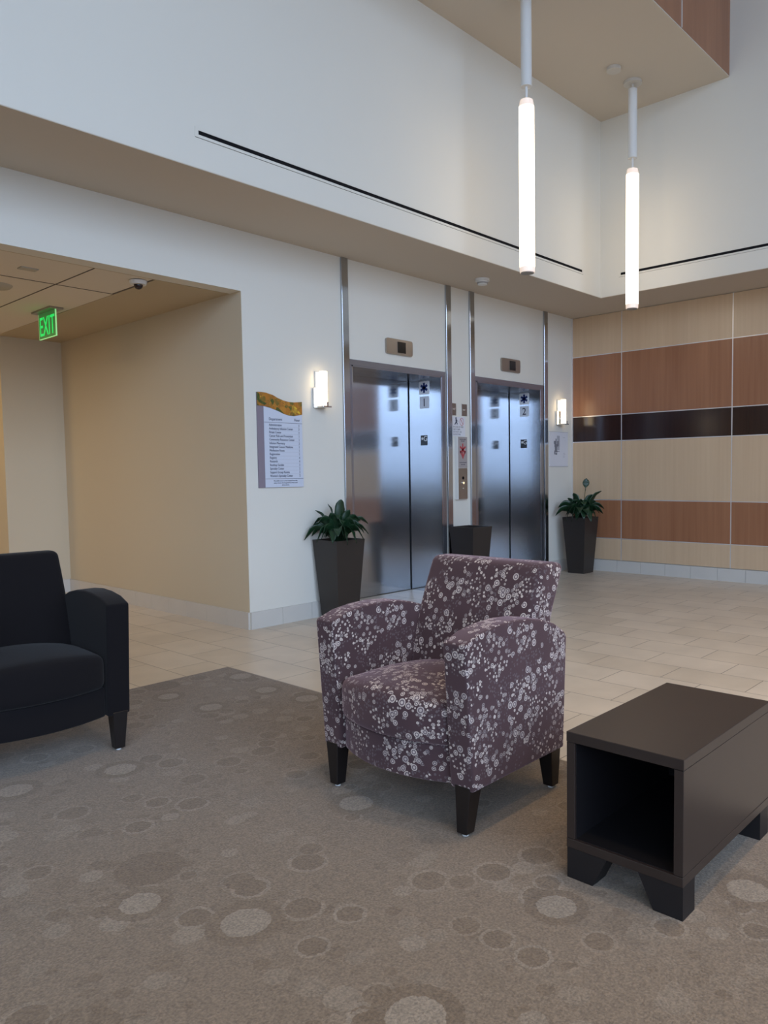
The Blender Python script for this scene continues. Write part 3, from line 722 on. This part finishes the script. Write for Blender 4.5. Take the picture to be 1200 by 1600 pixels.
# ------------------------------------------------------------------ armchair (local forward is -y, width is x)
def arm_profile():
    key = [(-.265, .158), (-.297, .646), (-.22, .672), (-.13, .684), (-.045, .687), (.05, .680), (.14, .663), (.22, .636), (.285, .598), (.300, .575), (.278, .160)]
    out = []
    for (a, b) in zip(key, key[1:]+key[:1]):
        n_ = 6 if math.dist(a, b) > .2 else 1
        for i in range(n_): out.append((a[0]+(b[0]-a[0])*i/n_, a[1]+(b[1]-a[1])*i/n_))
    return out
def make_chair(name, label, fab, loc, rotz):
    t = thing(name, label, 'armchair', loc, rotz)
    W, AW = .366, .096
    for s in (-1, 1):
        bm = bmesh.new(); x0 = s*W; x1 = s*(W-AW)
        prism(bm, [(min(x0, x1), y, z) for y, z in arm_profile()], (AW, 0, 0))
        bmesh.ops.recalc_face_normals(bm, faces=bm.faces[:])
        ed = [e_ for e_ in bm.edges if e_.calc_face_angle(0) > R(35)]
        bmesh.ops.bevel(bm, geom=ed, offset=.011, segments=4, affect='EDGES', profile=.6)
        link('arm', bm, fab, t, smooth=45, uv=True)
    iw = W-AW-.001
    # seat cushion: crowned, bowed front
    def seat_def(P, p):
        u = P.x/iw; v = (P.y+.0)/.245  # v -1 front
        front = max(0, -p[1])
        y = P.y-.025
        if P.y < 0: y -= .068*(1-u*u)*(front**1.3)
        crown = .045*(1-u*u)*(1-.45*((P.y/.26)**2))
        z = .356+P.z - .016*max(0, p[1])
        if P.z > 0: z += crown*(P.z/.075)
        return (P.x, y, z)
    link('seat_cushion', rbox((iw, .243, .073), .036, (14, 12, 4), seat_def), fab, t, smooth=True, uv=True)
    def rail_def(P, p):
        u = P.x/iw; y = P.y-.215-.066*(1-u*u)*(1 if P.y < 0 else 0)
        return (P.x, y, .222+P.z)
    link('front_rail', rbox((iw, .030, .064), .010, (16, 2, 3), rail_def), fab, t, smooth=True, uv=True)
    bx('seat_deck', (-iw, -.19, .17), (iw, .27, .285), M['black'], t)
    # backrest: leaning slab with a rolled top
    def back_def(P, p):
        h_ = (P.z+.335)/.67   # 0 bottom 1 top
        z = .190+h_*.655
        lean = .122+.150*max(0, (h_-.3)/.7)**1.5
        thick = .165-.012*h_
        y = lean + (P.y/.07*.5+.5)*thick
        u = P.x/iw; wd = 1.052
        z += .012*max(0, p[1])*-1*h_ if h_ > .8 else 0
        if P.y < 0: y -= .012*(1-u*u)
        return (P.x*wd, y, z)
    link('backrest', rbox((iw, .07, .335), .026, (14, 3, 18), back_def), fab, t, smooth=True, uv=True)
    for sx in (-1, 1):
        for (yc, sg) in ((-.235, -1), (.240, 1)):
            bm = bmesh.new(); xt = sx*(W-.043); xb = sx*(W-.049); yb = yc+sg*(.010 if sg < 0 else .022)
            q0 = [(xb+a*.021, yb+b*.021, .010) for a, b in ((-1, -1), (1, -1), (1, 1), (-1, 1))]
            q1 = [(xt+a*.0325, yc+b*.032, .172) for a, b in ((-1, -1), (1, -1), (1, 1), (-1, 1))]
            v0 = [bm.verts.new(p) for p in q0]; v1 = [bm.verts.new(p) for p in q1]
            bm.faces.new(v0[::-1]); bm.faces.new(v1)
            for i in range(4): bm.faces.new((v0[i], v0[(i+1) % 4], v1[(i+1) % 4], v1[i]))
            bmesh.ops.bevel(bm, geom=bm.edges[:], offset=.002, segments=1, affect='EDGES')
            lg = link('leg', bm, M['legwood'], t)
            cyl('glide', (xb, yb, 0), (xb, yb, .011), .011, M['glide'], lg, n=16)
    return t
make_chair('patterned_armchair', 'plum armchair patterned with pale circles on black tapered legs', M['fabric'], (2.130, 1.885, .009), R(-90))
make_chair('black_armchair', 'plain charcoal black armchair at the left edge of the carpet', M['blackfabric'], (1.220, 3.500, .009), R(-3))

# ------------------------------------------------------------------ side table
t = thing('side_table', 'dark espresso open-ended box side table on four tapered feet', 'side table', (1.875, .997, .009))
L, hw, zb, zt = .665, .178, .092, .437
bx('top_panel', (0, -hw, zt-.030), (L, hw, zt), M['tablewood'], t, bev=.0018, seg=2)
bx('side_panel', (.001, -hw+.0005, zb+.028), (L-.001, -hw+.027, zt-.0308), M['tablewood'], t, bev=.001, seg=1)
bx('side_panel', (.001, hw-.027, zb+.028), (L-.001, hw-.0005, zt-.0308), M['tablewood'], t, bev=.001, seg=1)
bx('bottom_panel', (0, -hw, zb), (L, hw, zb+.0272), M['tablewood'], t, bev=.0018, seg=2)
bx('darkening_sheet', (.010, -hw+.0272, zb+.0274), (L-.045, -hw+.0285, zt-.0312), M['tabledark'], t)  # thin near-black sheets added to darken the inside of the box
bx('darkening_sheet', (.010, hw-.0285, zb+.0274), (L-.045, hw-.0272, zt-.0312), M['tabledark'], t)
bx('darkening_sheet', (.010, -hw+.0285, zb+.0274), (L-.045, hw-.0285, zb+.0285), M['tabledark'], t)
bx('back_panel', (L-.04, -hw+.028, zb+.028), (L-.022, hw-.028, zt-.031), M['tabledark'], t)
for x0 in (.003, L-.078):
    for s in (-1, 1):
        bm = bmesh.new()
        prism(bm, [(x0, s*hw*.995, zb), (x0, s*(hw-.130), zb), (x0, s*(hw-.085), 0), (x0, s*hw*.995, 0)], (.075, 0, 0))
        link('foot', bm, M['tabledark'], t)

# ------------------------------------------------------------------ planters
def make_pot(t, soil=True):
    bm = bmesh.new(); T_, Bm_, H_, w_ = .153, .107, .660, .014
    def ring(h_, z): return [bm.verts.new((a*h_, b*h_, z)) for a, b in ((-1, -1), (1, -1), (1, 1), (-1, 1))]
    r = [ring(Bm_, 0), ring(T_, H_), ring(T_-w_, H_), ring(T_-w_-.004, H_-.06)]
    if not soil: r.append(ring(Bm_-.005, .05))
    for q0, q1 in zip(r, r[1:]):
        for i in range(4): bm.faces.new((q0[i], q0[(i+1) % 4], q1[(i+1) % 4], q1[i]))
    bm.faces.new(r[0][::-1]); bm.faces.new(r[-1])
    pot = link('pot', bm, M['pot'], t)
    if soil: bx('soil', (-T_+w_+.006, -T_+w_+.006, H_-.075), (T_-w_-.006, T_-w_-.006, H_-.045), M['soil'], t)
    return pot
RX = Vector((math.sin(YAW), -math.cos(YAW), 0)); FX = Vector((math.cos(YAW), math.sin(YAW), 0))
def leaf(bm, b0, mid, tip, w_, fold=.25, n=12, roll=0, face=False):
    b0, mid, tip = Vector(b0), Vector(mid), Vector(tip)
    rows_ = []
    for i in range(n+1):
        s = i/n
        p = b0*(1-s)**2 + mid*2*s*(1-s) + tip*s*s
        d = ((mid-b0)*(1-s) + (tip-mid)*s).normalized()
        side = d.cross(Vector((0, 0, 1)))
        if side.length < .05: side = RX.copy()
        if face: side = RX - d*RX.dot(d)
        side.normalize(); side = Matrix.Rotation(roll, 3, d) @ side; nrm = side.cross(d)
        petiole = .22
        if s < petiole: ww = .0035
        else:
            q_ = (s-petiole)/(1-petiole); ww = max(.0008, w_*math.sin(math.pi*q_**.8)**.75 if q_ < 1 else .0008)
        wav = .004*math.sin(s*20)
        rows_.append([bm.verts.new(p+side*ww*k_+nrm*(abs(k_)*ww*fold+wav*abs(k_))) for k_ in (-1, -.5, 0, .5, 1)])
    for a, b in zip(rows_, rows_[1:]):
        for i in range(4): bm.faces.new((a[i], a[i+1], b[i+1], b[i]))
def make_plant(loc, label, tips, seed, extra, r_, tall=None):
    t = thing('potted_plant', label, 'potted plant', loc, 0, 'square planters along the wall')
    make_pot(t)
    rnd = random.Random(seed); bm = bmesh.new()
    H_ = .61
    allt = [(lat, hz, dep, w_) for lat, hz, dep, w_ in tips]
    for i in range(extra):
        a = rnd.uniform(0, 2*math.pi); rr_ = rnd.uniform(.45, 1)*r_
        allt.append((rr_*math.cos(a), rnd.uniform(.02, .24)*(1.25-rr_/r_*.7), rr_*math.sin(a)*.8, rnd.uniform(.022, .036)))
    for lat, hz, dep, w_ in allt:
        tp = RX*lat + FX*dep + Vector((0, 0, .66+hz))
        b0 = RX*lat*.12 + FX*dep*.12 + Vector((0, 0, H_))
        arch = max(.10, .20-.2*hz)
        md = RX*lat*.55 + FX*dep*.55 + Vector((0, 0, .66+max(hz, .04)*.85+arch*(.9 if hz < .18 else .1)))
        # keep foliage clear of the wall behind
        for v_ in (tp, md):
            v_.y = min(v_.y, D-.03-loc[1])
            v_.x = min(v_.x, X-.05-loc[0])
        # tilt each blade part way towards the open room
        s0 = (tp-b0).cross(Vector((0, 0, 1))).normalized(); up0 = s0.cross((tp-b0).normalized())
        rl = rnd.uniform(25, 62)*(1 if s0.dot(FX) > 0 else -1)
        if abs(s0.dot(FX)) < .35: rl = rnd.uniform(-20, 20)
        leaf(bm, b0, md, tp, w_*1.3, roll=R(rl))
    f_ = link('foliage', bm, M['leaf'], t, smooth=True)
    sd = f_.modifiers.new('thickness', 'SOLIDIFY'); sd.thickness = .0012
    if tall:
        lat, hz = tall; bm = bmesh.new(); P0 = RX*lat*.3+Vector((0, 0, H_)); P1 = RX*lat+Vector((0, 0, .66+hz))
        add_cyl(bm, P0, P1, .004, .003, 10); link('tall_stalk', bm, M['stem'], t, smooth=True)
        bm = bmesh.new()
        leaf(bm, P1-Vector((0, 0, .03)), P1+Vector((0, 0, .06))-FX*.01, P1+RX*.012+Vector((0, 0, .115)), .040, face=True)
        l_ = link('top_leaf', bm, M['leaf'], t, smooth=True); sd = l_.modifiers.new('thickness', 'SOLIDIFY'); sd.thickness = .0012
    return t
make_plant((4.200, 4.832, 0), 'leafy green plant in dark square planter left of elevator 1',
    [(-.30, .0, -.05, .030), (.03, .33, 0, .036), (-.19, .24, 0, .018), (-.09, .29, .03, .020), (-.20, .12, -.03, .030), (.20, .18, 0, .028), (.25, .04, -.02, .034), (.22, .0, -.12, .036), (.10, -.03, -.22, .036), (-.02, -.02, -.22, .036), (-.11, .02, -.20, .036), (-.28, .06, .02, .026), (.16, .10, -.12, .034), (.05, .12, -.12, .036), (-.07, .14, -.10, .036), (.24, .12, .06, .028), (-.15, -.01, -.20, .034), (.17, -.02, -.20, .034), (.03, .04, -.24, .036), (-.06, .22, -.04, .030), (.10, .24, 0, .030)], 5, 26, .25)
make_plant((7.870, 4.730, 0), 'leafy green plant in dark square planter in the corner by the wood wall',
    [(-.30, .02, -.05, .036), (-.26, .11, 0, .034), (-.20, .19, 0, .030), (-.15, .22, .02, .030), (-.09, .28, -.02, .038), (.24, .30, -.05, .036), (.14, .26, -.05, .040), (.27, .09, -.05, .034), (.24, .04, -.12, .036), (.15, -.03, -.20, .040), (.0, -.02, -.22, .040), (-.08, -.03, -.20, .040), (-.19, -.05, -.10, .038), (.02, .14, -.15, .042), (.10, .12, -.14, .042), (-.10, .12, -.14, .042), (-.02, .2, -.05, .036), (.08, -.05, -.24, .040), (-.14, -.04, -.22, .040), (.04, .04, -.26, .040), (-.05, .06, -.24, .040), (.18, .05, -.20, .040), (-.17, .06, -.18, .040), (.16, .18, 0, .036)], 9, 36, .24, tall=(.06, .34))
t = thing('empty_planter', 'empty dark square planter standing between the two elevators', 'planter', (5.940, 4.832, 0), 0, 'square planters along the wall')
make_pot(t, soil=False)
